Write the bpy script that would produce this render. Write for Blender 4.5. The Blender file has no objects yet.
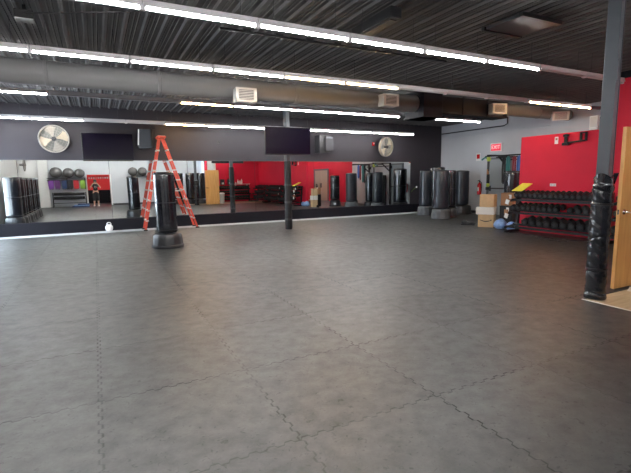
import bpy, bmesh, math, random
from mathutils import Vector, Matrix, Euler
random.seed(7)
SC = bpy.context.scene
COL = SC.collection
PI = math.pi
ORD = ['first', 'second', 'third', 'fourth', 'fifth', 'sixth', 'seventh', 'eighth', 'ninth', 'tenth', 'eleventh',
       'twelfth', 'thirteenth', 'fourteenth', 'fifteenth', 'sixteenth', 'seventeenth', 'eighteenth']

# ------------------------------------------------------------------ materials
def mat(name, col, rough=.5, metal=0., noise=0., nscale=8., emit=None, estr=0., bump=0., bscale=40., spec=.5, coat=0.):
    m = bpy.data.materials.new(name); m.use_nodes = True
    nt = m.node_tree; b = nt.nodes['Principled BSDF']
    b.inputs['Base Color'].default_value = (*col, 1); b.inputs['Roughness'].default_value = rough
    b.inputs['Metallic'].default_value = metal; b.inputs['Specular IOR Level'].default_value = spec
    b.inputs['Coat Weight'].default_value = coat
    if noise or bump:
        tc = nt.nodes.new('ShaderNodeTexCoord')
        n = nt.nodes.new('ShaderNodeTexNoise'); n.inputs['Scale'].default_value = nscale; n.inputs['Detail'].default_value = 5
        nt.links.new(tc.outputs['Object'], n.inputs['Vector'])
        if noise:
            r = nt.nodes.new('ShaderNodeMapRange')
            r.inputs['To Min'].default_value = 1 - noise; r.inputs['To Max'].default_value = 1 + noise
            r.inputs['From Min'].default_value = .25; r.inputs['From Max'].default_value = .75
            nt.links.new(n.outputs['Fac'], r.inputs['Value'])
            mx = nt.nodes.new('ShaderNodeVectorMath'); mx.operation = 'SCALE'
            mx.inputs[0].default_value = col; nt.links.new(r.outputs['Result'], mx.inputs['Scale'])
            nt.links.new(mx.outputs['Vector'], b.inputs['Base Color'])
        if bump:
            n2 = nt.nodes.new('ShaderNodeTexNoise'); n2.inputs['Scale'].default_value = bscale; n2.inputs['Detail'].default_value = 4
            nt.links.new(tc.outputs['Object'], n2.inputs['Vector'])
            bp = nt.nodes.new('ShaderNodeBump'); bp.inputs['Strength'].default_value = bump; bp.inputs['Distance'].default_value = .02
            nt.links.new(n2.outputs['Fac'], bp.inputs['Height']); nt.links.new(bp.outputs['Normal'], b.inputs['Normal'])
    if emit:
        b.inputs['Emission Color'].default_value = (*emit, 1); b.inputs['Emission Strength'].default_value = estr
    return m

def floor_material():
    m = bpy.data.materials.new('rubber_puzzle_mat'); m.use_nodes = True
    nt = m.node_tree; b = nt.nodes['Principled BSDF']; N = nt.nodes; L = nt.links
    tc = N.new('ShaderNodeTexCoord'); sp = N.new('ShaderNodeSeparateXYZ'); L.new(tc.outputs['Object'], sp.inputs[0])
    def M(op, a, c=None, d=None):
        n = N.new('ShaderNodeMath'); n.operation = op
        for i, v in enumerate((a, c, d)):
            if v is None: continue
            if isinstance(v, (int, float)): n.inputs[i].default_value = v
            else: L.new(v, n.inputs[i])
        return n.outputs[0]
    T = 1.02
    def seam(u, v, off):
        s = M('SINE', M('MULTIPLY', v, 2 * PI / .105))
        sq = M('MAXIMUM', M('MINIMUM', M('MULTIPLY', s, 3.0), 1.0), -1.0)
        w = M('MULTIPLY', sq, .011)
        q = M('ADD', M('DIVIDE', M('ADD', u, off), T), .5)
        d = M('MULTIPLY', M('SUBTRACT', M('FRACT', q), .5), T)
        a = M('ABSOLUTE', M('SUBTRACT', d, w))
        return M('MINIMUM', M('MAXIMUM', M('SUBTRACT', 1.0, M('DIVIDE', a, .010)), 0.0), 1.0)
    s1 = seam(sp.outputs[0], sp.outputs[1], .08); s2 = seam(sp.outputs[1], sp.outputs[0], -.03)
    line = M('MAXIMUM', s1, s2)
    n1 = N.new('ShaderNodeTexNoise'); n1.inputs['Scale'].default_value = .9; n1.inputs['Detail'].default_value = 3
    L.new(tc.outputs['Object'], n1.inputs['Vector'])
    line = M('MULTIPLY', line, M('MINIMUM', M('MAXIMUM', M('MULTIPLY', M('SUBTRACT', n1.outputs['Fac'], .3), 3.0), .35), 1.0))
    # per-tile tone
    cb = N.new('ShaderNodeCombineXYZ')
    L.new(M('FLOOR', M('DIVIDE', M('ADD', sp.outputs[0], .08), T)), cb.inputs[0])
    L.new(M('FLOOR', M('DIVIDE', M('ADD', sp.outputs[1], -.03), T)), cb.inputs[1])
    wn = N.new('ShaderNodeTexWhiteNoise'); wn.noise_dimensions = '3D'; L.new(cb.outputs[0], wn.inputs['Vector'])
    # scuffs
    n2 = N.new('ShaderNodeTexNoise'); n2.inputs['Scale'].default_value = 6.5; n2.inputs['Detail'].default_value = 9; n2.inputs['Roughness'].default_value = .72
    mp = N.new('ShaderNodeMapping'); mp.inputs['Scale'].default_value = (1, 1.15, 1); mp.inputs['Rotation'].default_value = (0, 0, .5)
    L.new(tc.outputs['Object'], mp.inputs[0]); L.new(mp.outputs[0], n2.inputs['Vector'])
    n3 = N.new('ShaderNodeTexNoise'); n3.inputs['Scale'].default_value = 26; n3.inputs['Detail'].default_value = 4; n3.inputs['Distortion'].default_value = 1.2
    L.new(mp.outputs[0], n3.inputs['Vector'])
    spk = M('MINIMUM', M('MAXIMUM', M('MULTIPLY', M('SUBTRACT', n3.outputs['Fac'], .60), 9.0), 0.0), 1.0)
    tone = M('ADD', M('ADD', .86, M('MULTIPLY', wn.outputs['Value'], .20)), M('MULTIPLY', M('SUBTRACT', n2.outputs['Fac'], .5), 1.15))
    tone = M('MULTIPLY', tone, M('SUBTRACT', 1.0, M('MULTIPLY', spk, .35)))
    tone = M('MULTIPLY', tone, M('SUBTRACT', 1.0, M('MULTIPLY', line, .95)))
    v = N.new('ShaderNodeVectorMath'); v.operation = 'SCALE'; v.inputs[0].default_value = FLOORCOL; L.new(tone, v.inputs['Scale'])
    L.new(v.outputs[0], b.inputs['Base Color'])
    L.new(M('ADD', FLOORROUGH, M('MULTIPLY', M('SUBTRACT', n2.outputs['Fac'], .5), -.22)), b.inputs['Roughness'])
    L.new(M('MULTIPLY', tone, .62), b.inputs['Specular IOR Level'])
    h = M('SUBTRACT', M('MULTIPLY', n3.outputs['Fac'], .12), line)
    bp = N.new('ShaderNodeBump'); bp.inputs['Strength'].default_value = .35; bp.inputs['Distance'].default_value = .004
    L.new(h, bp.inputs['Height']); L.new(bp.outputs[0], b.inputs['Normal'])
    return m
FLOORCOL = (.033, .0345, .035); FLOORROUGH = .44

def wood_mat(name, c1, c2, scale=(1, 1, 12), rough=.4):
    m = bpy.data.materials.new(name); m.use_nodes = True
    nt = m.node_tree; b = nt.nodes['Principled BSDF']
    tc = nt.nodes.new('ShaderNodeTexCoord'); mp = nt.nodes.new('ShaderNodeMapping'); mp.inputs['Scale'].default_value = scale
    n = nt.nodes.new('ShaderNodeTexNoise'); n.inputs['Scale'].default_value = 3; n.inputs['Detail'].default_value = 6
    cr = nt.nodes.new('ShaderNodeValToRGB'); cr.color_ramp.elements[0].color = (*c1, 1); cr.color_ramp.elements[1].color = (*c2, 1)
    cr.color_ramp.elements[0].position = .3; cr.color_ramp.elements[1].position = .7
    nt.links.new(tc.outputs['Object'], mp.inputs[0]); nt.links.new(mp.outputs[0], n.inputs['Vector'])
    nt.links.new(n.outputs['Fac'], cr.inputs[0]); nt.links.new(cr.outputs[0], b.inputs['Base Color'])
    b.inputs['Roughness'].default_value = rough
    return m

def glass_mat():
    m = bpy.data.materials.new('window_glass'); m.use_nodes = True
    nt = m.node_tree; nt.nodes.clear()
    o = nt.nodes.new('ShaderNodeOutputMaterial'); mx = nt.nodes.new('ShaderNodeMixShader'); mx.inputs[0].default_value = .08
    t = nt.nodes.new('ShaderNodeBsdfTransparent'); g = nt.nodes.new('ShaderNodeBsdfGlossy'); g.inputs['Roughness'].default_value = .02
    nt.links.new(t.outputs[0], mx.inputs[1]); nt.links.new(g.outputs[0], mx.inputs[2]); nt.links.new(mx.outputs[0], o.inputs[0])
    return m

TUBE = 28.0
m_floor = floor_material()
m_concrete = mat('pale_concrete', (.50, .52, .55), .6, noise=.12, nscale=3)
m_wood_floor = wood_mat('wood_laminate', (.36, .26, .15), (.50, .38, .23), (1, 8, 1), .35)
m_ceil = mat('dark_steel_deck', (.095, .089, .089), .6, noise=.15, nscale=2, spec=.2)
m_blackwall = mat('charcoal_wall_paint', (.031, .028, .035), .55, spec=.3, noise=.05, nscale=3)
m_kick = mat('black_kickboard', (.005, .005, .009), .5, spec=.2)
m_greywall = mat('grey_wall_paint', (.52, .54, .58), .6, noise=.03, nscale=2)
m_white_wall = mat('white_wall_paint', (.70, .70, .69), .6, noise=.03)
m_red = mat('red_wall_paint', (.64, .018, .048), .6, spec=.2, noise=.05, nscale=2)
m_red2 = mat('red_back_room_paint', (.74, .03, .03), .5)
m_mirror = mat('mirror_silver', (.80, .83, .82), .0, 1.0)
m_vinyl = mat('black_vinyl', (.006, .007, .011), .24, noise=.2, nscale=6, bump=.15, bscale=9, coat=.5)
m_vinyl2 = mat('black_vinyl_sheen', (.013, .017, .026), .32, noise=.2, nscale=6, bump=.2, bscale=7)
m_base = mat('dark_plastic_base', (.020, .021, .025), .42, noise=.15, nscale=10)
m_base2 = mat('grey_plastic_base', (.075, .082, .095), .5, noise=.15, nscale=10)
m_black = mat('black_plastic', (.008, .008, .010), .4)
m_screen = mat('television_screen', (.004, .0025, .008), .25, spec=.06)
m_blackmetal = mat('black_steel', (.008, .008, .010), .5, spec=.25)
m_rubber = mat('black_rubber', (.007, .007, .009), .55, spec=.35)
m_chrome = mat('chrome', (.6, .6, .62), .2, 1.0)
m_alu = mat('aluminium', (.42, .40, .37), .45, .5)
m_orange = mat('orange_fibreglass', (.50, .045, .020), .4, noise=.1)
m_grey_metal = mat('grey_painted_steel', (.075, .084, .098), .42, noise=.06)
m_dark_metal = mat('dark_painted_steel', (.035, .035, .042), .4)
m_duct = mat('grey_duct_paint', (.17, .17, .175), .5, noise=.08, nscale=1.5)
m_duct_dark = mat('black_paint_and_duct_shade', (.007, .007, .012), .6, spec=.2)  # black stands for a grey rectangular duct lying unlit; wall band shares it
m_housing = mat('fixture_housing', (.72, .70, .72), .4)
m_cool = mat('lit_tube_cool', (.9, .9, .9), .4, emit=(1.0, .99, .965), estr=TUBE)
m_warm = mat('lit_tube_warm', (.9, .85, .8), .4, emit=(1.0, .62, .28), estr=TUBE * .9)
m_dead = mat('unlit_tube', (.55, .54, .55), .35)
m_vent = mat('vent_white', (.62, .60, .57), .5)
m_cream = mat('fan_cream', (.36, .30, .22), .5)
m_fanwire = mat('fan_guard_steel', (.26, .245, .22), .45, .2)
m_fanback = mat('fan_rear_grey', (.11, .11, .10), .5)
m_fanblade = mat('fan_blade', (.20, .18, .15), .4, .2)
m_card = mat('cardboard', (.52, .36, .20), .75, noise=.08, nscale=12)
m_card2 = mat('brown_cardboard', (.34, .17, .08), .75, noise=.08)
m_whitecard = mat('white_carton', (.72, .70, .66), .6)
m_blueplastic = mat('blue_plastic_bag', (.20, .34, .62), .3, noise=.3, nscale=14, bump=.6, bscale=16)
m_navy = mat('navy_mat', (.02, .045, .13), .5, noise=.1)
m_yellow = mat('yellow_towel', (.78, .74, .06), .7)
m_redplastic = mat('red_paint_gloss', (.55, .01, .015), .25)
m_exit = mat('exit_sign_face', (.75, .02, .06), .4, emit=(1.0, .05, .10), estr=.12)
m_exit_text = mat('exit_sign_letters', (.9, .75, .75), .4, emit=(1.0, .75, .75), estr=.10)
m_white = mat('white_plastic', (.75, .75, .74), .4)
m_door_grey = mat('grey_door_paint', (.30, .33, .35), .5)
m_frame_grey = mat('dark_grey_frame', (.14, .155, .165), .5)
m_paledoor = mat('pale_door_paint', (.46, .42, .33), .5)
m_wood_door = wood_mat('oak_veneer', (.52, .26, .075), (.66, .36, .12), (6, 6, .7), .38)
m_teal = mat('teal_band', (.02, .17, .17), .5); m_blueband = mat('blue_band', (.03, .10, .35), .5)
m_redband = mat('dark_red_band', (.22, .015, .03), .5); m_green = mat('lime_strap', (.42, .55, .08), .5)
m_purple = mat('purple_band', (.20, .06, .30), .5); m_ball = mat('silver_grey_ball', (.11, .105, .105), .22, noise=.08)
m_redb = mat('red_band', (.5, .03, .04), .5); m_greenb = mat('green_band', (.20, .36, .05), .5); m_plum = mat('plum_band', (.12, .03, .16), .5)
m_skin = mat('skin', (.62, .36, .25), .5); m_cloth = mat('black_cloth', (.015, .014, .016), .8)
m_hair = mat('dark_hair', (.03, .018, .012), .5); m_shoe = mat('pale_shoes', (.55, .45, .42), .5)
m_bulbgrey = mat('grey_speaker_face', (.018, .018, .023), .55)
m_glass = glass_mat()
m_smile = mat('printed_ink', (.03, .025, .03), .6)
m_clear = mat('pale_bin', (.42, .42, .42), .4)

# ------------------------------------------------------------------ mesh helper
class MB:
    def __init__(s): s.bm = bmesh.new()
    def box(s, c, d, rot=None, mtx=None):
        r = bmesh.ops.create_cube(s.bm, size=1)['verts']
        M = Matrix.Translation(c) @ (Euler(rot).to_matrix().to_4x4() if rot else Matrix()) @ Matrix.Diagonal((*d, 1))
        if mtx: M = mtx @ M
        bmesh.ops.transform(s.bm, matrix=M, verts=r); return s
    def bar(s, a, b, w, h, up=(0, 0, 1)):
        a = Vector(a); b = Vector(b); d = b - a; z = d.normalized(); u = Vector(up)
        if abs(z.dot(u)) > .99: u = Vector((1, 0, 0))
        x = u.cross(z).normalized(); y = z.cross(x)
        r = bmesh.ops.create_cube(s.bm, size=1)['verts']
        R = Matrix((x, y, z)).transposed().to_4x4()
        bmesh.ops.transform(s.bm, matrix=Matrix.Translation((a + b) / 2) @ R @ Matrix.Diagonal((w, h, d.length, 1)), verts=r); return s
    def cyl(s, a, b, r1, r2=None, n=16):
        a = Vector(a); b = Vector(b); d = b - a
        v = bmesh.ops.create_cone(s.bm, cap_ends=True, segments=n, radius1=r1, radius2=r1 if r2 is None else r2, depth=d.length)['verts']
        R = Vector((0, 0, 1)).rotation_difference(d.normalized()).to_matrix().to_4x4()
        bmesh.ops.transform(s.bm, matrix=Matrix.Translation((a + b) / 2) @ R, verts=v); return s
    def lathe(s, prof, n=32, c=(0, 0, 0), R=None, flute=None, cap=True):
        rings = []
        for i, (r, z) in enumerate(prof):
            ring = []
            for k in range(n):
                a = 2 * PI * k / n; rr = r
                if flute and flute[0] <= i <= flute[1] and k % flute[2] == 0: rr = r * flute[3]
                p = Vector((rr * math.cos(a), rr * math.sin(a), z))
                if R: p = R @ p
                ring.append(s.bm.verts.new(p + Vector(c)))
            rings.append(ring)
        for a, b in zip(rings, rings[1:]):
            for k in range(n): s.bm.faces.new((a[k], a[(k + 1) % n], b[(k + 1) % n], b[k]))
        if cap: s.bm.faces.new(list(reversed(rings[0]))); s.bm.faces.new(rings[-1])
        return s
    def tube(s, pts, r, n=8):
        pts = [Vector(p) for p in pts]; rings = []; prev = None
        for i, p in enumerate(pts):
            t = (pts[min(i + 1, len(pts) - 1)] - pts[max(i - 1, 0)]).normalized()
            u = prev if prev else (Vector((0, 0, 1)) if abs(t.z) < .9 else Vector((1, 0, 0)))
            x = (u - t * u.dot(t)).normalized(); prev = x; y = t.cross(x)
            rr = r[i] if isinstance(r, (list, tuple)) else r
            rings.append([s.bm.verts.new(p + x * rr * math.cos(2 * PI * k / n) + y * rr * math.sin(2 * PI * k / n)) for k in range(n)])
        for a, b in zip(rings, rings[1:]):
            for k in range(n): s.bm.faces.new((a[k], a[(k + 1) % n], b[(k + 1) % n], b[k]))
        s.bm.faces.new(list(reversed(rings[0]))); s.bm.faces.new(rings[-1]); return s
    def ring(s, c, R, r, axis='y', n=40, k=8):
        vs = []
        for i in range(n):
            a = 2 * PI * i / n; row = []
            for j in range(k):
                b = 2 * PI * j / k; q = R + r * math.cos(b); h = r * math.sin(b)
                p = (q * math.cos(a), h, q * math.sin(a)) if axis == 'y' else ((h, q * math.cos(a), q * math.sin(a)) if axis == 'x' else (q * math.cos(a), q * math.sin(a), h))
                row.append(s.bm.verts.new(Vector(p) + Vector(c)))
            vs.append(row)
        for i in range(n):
            for j in range(k):
                s.bm.faces.new((vs[i][j], vs[(i + 1) % n][j], vs[(i + 1) % n][(j + 1) % k], vs[i][(j + 1) % k]))
        return s
    def sphere(s, c, r, sc=(1, 1, 1), u=24, v=14):
        q = bmesh.ops.create_uvsphere(s.bm, u_segments=u, v_segments=v, radius=r)['verts']
        bmesh.ops.transform(s.bm, matrix=Matrix.Translation(c) @ Matrix.Diagonal((*sc, 1)), verts=q); return s
    def prism(s, pts, d):      # polygon (list of 3d points) extruded by vector d
        d = Vector(d); a = [s.bm.verts.new(Vector(p)) for p in pts]; b = [s.bm.verts.new(Vector(p) + d) for p in pts]
        n = len(pts); s.bm.faces.new(a); s.bm.faces.new(list(reversed(b)))
        for i in range(n): s.bm.faces.new((a[i], b[i], b[(i + 1) % n], a[(i + 1) % n]))
        return s
    def build(s, name, m, parent=None, loc=(0, 0, 0), rz=0., bevel=0., angle=40):
        bmesh.ops.recalc_face_normals(s.bm, faces=s.bm.faces)
        me = bpy.data.meshes.new(name); s.bm.to_mesh(me); s.bm.free()
        for p in me.polygons: p.use_smooth = True
        me.set_sharp_from_angle(angle=math.radians(angle))
        me.materials.append(m)
        o = bpy.data.objects.new(name, me); COL.objects.link(o)
        o.location = loc; o.rotation_euler = (0, 0, rz)
        if parent: o.parent = parent
        if bevel:
            b = o.modifiers.new('bevel', 'BEVEL'); b.width = bevel; b.segments = 2; b.limit_method = 'ANGLE'; b.angle_limit = math.radians(50)
        return o

def tag(o, label, cat, group=None, kind=None):
    o['label'] = label; o['category'] = cat
    if group: o['group'] = group
    if kind: o['kind'] = kind
    return o
def thing(name, label, cat, loc=(0, 0, 0), rz=0., group=None):
    o = bpy.data.objects.new(name, None); COL.objects.link(o); o.empty_display_size = .1
    o.location = loc; o.rotation_euler = (0, 0, rz); return tag(o, label, cat, group)
def struct(o, label=None, cat=None):
    o['kind'] = 'structure'
    if label: o['label'] = label
    if cat: o['category'] = cat
    return o
def dup(root, loc, rz=None, label=None, group=None):
    kids = {}
    for o in SC.objects:
        if o.parent: kids.setdefault(o.parent, []).append(o)
    def cp(o, par):
        c = o.copy(); COL.objects.link(c)
        if par: c.parent = par
        for k in kids.get(o, []): cp(k, c)
        return c
    r = cp(root, None); r.location = loc
    if rz is not None: r.rotation_euler = (0, 0, rz)
    if label: r['label'] = label
    if group: r['group'] = group
    return r

# ------------------------------------------------------------------ room
W = 14.45            # mirror wall
XR = 13.6            # right wall
XL = -2.95           # left wall
YB = -.95            # back wall
H = 3.65             # deck underside
XP = 10.2            # red wall plane
B = lambda c, d: MB().box(c, d)

struct(B((6, 6, -.06), (20, 20, .08)).build('floor_slab', m_concrete), 'pale concrete strip showing along the foot of the mirror wall', 'floor')
# rubber mats: everything up to y = 13.75, minus the entrance corner (x > 5.1, y < 2.98)
fm = MB()
fm.prism([(XL, YB - 3.5, -.02), (5.1, YB - 3.5, -.02), (5.1, 2.98, -.02), (XR, 2.98, -.02), (XR, 13.72, -.02), (XL, 13.72, -.02)], (0, 0, .02))
struct(fm.build('floor', m_floor), 'dark grey rubber interlocking mat floor with toothed seams', 'floor')
struct(B((9.35, 1.0, -.018), (8.5, 3.96, .016)).build('floor_entrance', m_wood_floor), 'tan wood laminate floor by the open door', 'floor')
struct(B((5.09, 1.0, -.008), (.03, 3.96, .02)).build('trim_1', m_white), 'pale edge strip between rubber mats and wood floor', 'trim')

# corrugated deck, ribs along Y
cb = MB(); xs = []; x = XL - .3; per = .25
while x < XR + .5:
    xs += [(x, H), (x + .02, H - .032), (x + .055, H - .032), (x + .075, H)]
    for q in (.118, .172):
        xs += [(x + q, H), (x + q + .006, H - .012), (x + q + .018, H - .012), (x + q + .024, H)]
    x += per
lo = [(px, YB - 3.6, pz) for px, pz in xs]
va = [cb.bm.verts.new(p) for p in lo]; vb = [cb.bm.verts.new((p[0], W + .3, p[2])) for p in lo]
for i in range(len(va) - 1): cb.bm.faces.new((va[i], vb[i], vb[i + 1], va[i + 1]))
vt = [cb.bm.verts.new(p) for p in ((lo[-1][0], YB - 3.6, H + .2), (lo[-1][0], W + .3, H + .2), (lo[0][0], YB - 3.6, H + .2), (lo[0][0], W + .3, H + .2))]
cb.bm.faces.new((vt[0], vt[1], vt[3], vt[2]))
struct(cb.build('ceiling', m_ceil, angle=20), 'dark ribbed metal deck ceiling', 'ceiling')

# mirror wall
struct(B(((XL + XR) / 2, W + .1, 1.8), (XR - XL + .6, .2, 3.7)).build('wall_mirror', m_blackwall), 'charcoal wall above and beside the mirrors', 'wall')
struct(B(((XL + XR) / 2, W - .015, .165), (XR - XL, .03, .33)).build('baseboard_mirror', m_kick), 'black board running below the mirrors', 'baseboard')
struct(B((12.76, W - .008, 1.2), (1.66, .016, 1.8)).build('trim_2', m_blackwall), 'black panel beside the right end of the mirrors', 'trim')
struct(B((4.5, W - .012, 2.115), (14.9, .024, .03)).build('trim_3', m_dark_metal), 'dark channel holding the top edge of the mirrors', 'trim')
mx = [-2.94, -1.9, .4, 2.7, 5.0, 7.3, 9.6, 11.9]
for i in range(7):
    a, b = mx[i] + .004, mx[i + 1] - .004
    o = MB().box(((a + b) / 2, 0, .89), (b - a, .008, 1.76)).build('mirror_panel', m_mirror, loc=(0, W - .006, .335))
    lab = ['at the far left edge showing the row of black bags', 'showing the ball rack and the red doorway', 'behind the orange ladder',
           'between the ladder and the pole with the screen', 'just right of the pole with the screen', 'below the right wall fan, second from the right end',
           'at the right end beside the black wall'][i]
    tag(o, 'frameless wall mirror panel ' + lab, 'mirror', 'mirror panels along the far wall')

# right wall: grey beyond y = 7.1, red nearer
struct(B((XR + .1, 10.8, 1.85), (.2, 7.4, 3.8)).build('wall_right', m_greywall), 'grey wall on the right with a grey door', 'wall')
struct(B((XR + .1, 3.5, 1.85), (.2, 7.2, 3.8)).build('wall_right_red', m_red), 'red wall of the passage behind the partition', 'wall')
struct(B((XR - .01, 12.95, .05), (.02, 3.0, .1)).build('baseboard_right', m_dark_metal), 'dark baseboard under the grey wall', 'baseboard')
# eight-foot red partition, then full-height red wall
struct(B((XP + .06, 6.76, 1.24), (.12, 2.18, 2.48)).build('wall_partition', m_red, bevel=.004), 'red partition wall lower than the ceiling behind the dumbbells', 'wall')
struct(B((XP + .1, 2.93, 1.75), (.2, 5.47, 3.5)).build('wall_red_side', m_red), 'tall red wall right of the padded column', 'wall')
struct(B((XP + .1, 2.93, 3.57), (.2, 5.47, .15)).build('trim_4', m_duct_dark), 'black band over the tall red wall', 'trim')
struct(B((8.35, .15, 1.8), (3.7, .2, 3.7)).build('wall_red_end', m_red), 'red wall seen in the mirror behind the far dumbbell rack', 'wall')
# entrance jamb wall
struct(B((6.7, 1.0, 1.8), (.14, 1.9, 3.7)).build('wall_entrance', m_white_wall), 'white wall end beside the open wooden door', 'wall')
# back wall with doorway x -.45..83
struct(B(((XL - .45) / 2, YB - .1, 1.8), (-.45 - XL, .2, 3.7)).build('wall_back_left', m_greywall))
struct(B(((.83 + 6.7) / 2, YB - .1, 1.8), (6.7 - .83, .2, 3.7)).build('wall_back_right', m_greywall))
struct(B((.19, YB - .1, 2.8), (1.28, .2, 1.8)).build('wall_back_top', m_greywall))
struct(B((3.8, YB + .01, .05), (5.8, .02, .1)).build('baseboard_back', m_dark_metal))
tf = MB(); tf.box((.85, YB + .01, .95), (.09, .06, 1.9)).box((-.47, YB + .01, .95), (.05, .06, 1.9))
struct(tf.build('trim_5', m_white), 'white frame of the doorway to the red room', 'trim')
struct(B((.2, YB - 3.3, 1.8), (5, .2, 3.7)).build('wall_back_room', m_red2), 'bright red wall of the room beyond the doorway', 'wall')
struct(B((.2, YB - 3.18, .45), (5, .03, .9)).build('trim_6', m_kick), 'black lower band on the red room wall', 'trim')
lt = MB()
for k in range(9): lt.box((-.35 + k * .14, YB - 3.19, 1.72), (.08 if k % 3 else .05, .012, .10))
struct(lt.build('trim_7', m_white), 'row of small pale letter shapes on the red wall', 'trim')
struct(B((-2.3, YB - 1.7, 1.8), (.2, 3.2, 3.7)).build('wall_back_room_left', m_red2)); struct(B((2.7, YB - 1.7, 1.8), (.2, 3.2, 3.7)).build('wall_back_room_right', m_red2))
struct(B((10.25, -.5, 1.8), (7.3, .2, 3.7)).build('wall_back_fill', m_greywall))
# left wall with window opening y 9.9..13.6, z .25..2.65
wy0, wy1, wz0, wz1 = 11.3, 13.9, .25, 2.65
struct(B((XL - .1, (YB + wy0) / 2 - .2, 1.8), (.2, wy0 - YB + .4, 3.7)).build('wall_left', m_white_wall), 'white wall behind the row of black bags', 'wall')
struct(B((XL - .1, (wy1 + W) / 2, 1.8), (.2, W - wy1, 3.7)).build('wall_left_far', m_white_wall))
struct(B((XL - .1, (wy0 + wy1) / 2, (wz1 + 3.65) / 2), (.2, wy1 - wy0, 3.65 - wz1)).build('wall_left_top', m_white_wall))
struct(B((XL - .1, (wy0 + wy1) / 2, wz0 / 2), (.2, wy1 - wy0, wz0)).build('wall_left_low', m_white_wall))
wf = MB()
for y in (wy0 + .03, wy0 + 1.24, wy1 - 1.24, wy1 - .03): wf.box((XL - .1, y, (wz0 + wz1) / 2), (.08, .06, wz1 - wz0))
for z in (wz0 + .03, wz1 - .03): wf.box((XL - .1, (wy0 + wy1) / 2, z), (.08, wy1 - wy0, .06))
wfo = struct(wf.build('window_1', m_dark_metal), 'shop window in the left wall', 'window')
B((XL - .1, (wy0 + wy1) / 2, (wz0 + wz1) / 2), (.01, wy1 - wy0, wz1 - wz0)).build('pane', m_glass, wfo)
struct(B((-2.68, YB + .12, 1.8), (.5, .24, 3.7)).build('trim_8', m_white_wall), 'white pillar in the corner beside the ball rack', 'trim')

# ------------------------------------------------------------------ strip lights
def fixture(x0, x1, y, z, kind, label, row):
    L = x1 - x0
    t = thing('strip_light', label, 'strip light', (x0, y, z), 0, row)
    hz = MB(); hz.prism([(0.005, -.045, .03), (0.005, -.033, .085), (0.005, -.03, .10), (0.005, .03, .10), (0.005, .033, .085), (0.005, .045, .03), (.005, .02, .045), (.005, -.02, .045)], (L - .01, 0, 0)).build('housing', m_housing, t)
    pr = [(.016 * math.cos(a), .022 + .016 * math.sin(a)) for a in [2 * PI * k / 12 for k in range(12)]]
    m = {'cool': m_cool, 'warm': m_warm, 'dead': m_dead}[kind]
    MB().prism([(.035, p[0], p[1]) for p in pr], (L - .07, 0, 0)).build('tube', m, t)
    for xx in (0.018, L - .018): MB().box((xx, 0, .022), (.03, .05, .05)).build('end_cap', m_housing, t)
    for xx in (.2, L - .2): MB().cyl((xx, 0, .10), (xx, 0, H - z - .005), .004, n=6).build('hanger', m_dark_metal, t)
    return t
rows = [
  ('nearest the camera', 4.9, 3.2, [(-.67 + 1.23 * k, -.67 + 1.23 * (k + 1), 'cool') for k in range(6)] + [(6.72, 7.95, 'dead'), (7.95, 9.18, 'dead')]),
  ('second from the camera', 7.08, 3.2, [(-1.88, -.65, 'cool'), (-.65, .58, 'cool'), (.58, 1.81, 'cool'), (1.81, 3.04, 'cool'), (3.04, 4.27, 'warm'), (4.27, 5.5, 'warm'),
        (5.5, 6.73, 'dead'), (6.73, 7.96, 'dead'), (7.96, 9.3, 'dead'), (9.36, 10.6, 'warm'), (10.6, 11.85, 'warm')]),
  ('third from the camera', 10.3, 3.2, [(-3.0 + .05, -1.93, 'cool'), (-1.93, -.7, 'cool'), (-.7, .55, 'dead'), (.55, 1.84, 'dead')] + [(1.84 + 1.245 * k, 1.84 + 1.245 * (k + 1), 'cool' if k else 'warm') for k in range(5)]
        + [(9.38, 10.36, 'cool'), (10.36, 11.35, 'cool')]),
  ('nearest the mirror wall', 13.5, 3.1, [(-2.6, -1.38, 'cool'), (-1.38, -.15, 'cool'), (-.15, .9, 'dead'), (.9, 1.95, 'dead'), (1.95, 3.15, 'warm'), (3.15, 4.37, 'cool'), (4.37, 5.6, 'cool'), (5.6, 6.83, 'cool'),
        (6.83, 8.06, 'cool'), (8.06, 9.3, 'cool'), (9.3, 10.29, 'cool'), (10.29, 11.26, 'cool')]),
  ('added unseen above the camera', 2.7, 3.2, [(-2.6 + 1.23 * k, -1.37 + 1.23 * k, 'cool') for k in range(3)]),  # unseen row added to brighten the ceiling and the near room
  ('added unseen by the back wall', .5, 3.2, [(-2.6 + 1.23 * k, -1.37 + 1.23 * k, 'cool') for k in range(9)]),  # out-of-view lamps added to light the reflected back wall
  ('added unseen in the red room', -2.6, 3.2, [(-1.9, -.67, 'cool'), (-.67, .56, 'cool'), (.56, 1.79, 'cool')]),  # made-up lamps lifting the red seen through the doorway
  ('added unseen in the side passage', 4.6, 3.2, [(11.0, 12.23, 'cool'), (12.23, 13.46, 'cool')]),  # added lamps out of frame that brighten the mirrored passage
  ('added unseen at the side passage end', 2.0, 3.2, [(11.0, 12.23, 'cool'), (12.23, 13.46, 'cool')]),  # second invented passage row, more fill for its red wall
]
for rn, y, z, fx in rows:
    cnt = {'lit': 0, 'unlit': 0}
    for x0, x1, k in fx:
        st = 'unlit' if k == 'dead' else 'lit'; cnt[st] += 1
        w = ' warm' if k == 'warm' else ''
        fixture(x0, x1, y, z, k, '%s%s strip light, %s %s from left, row %s' % (st, w, ORD[cnt[st] - 1], st, rn), 'strip lights in the row ' + rn)

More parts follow.
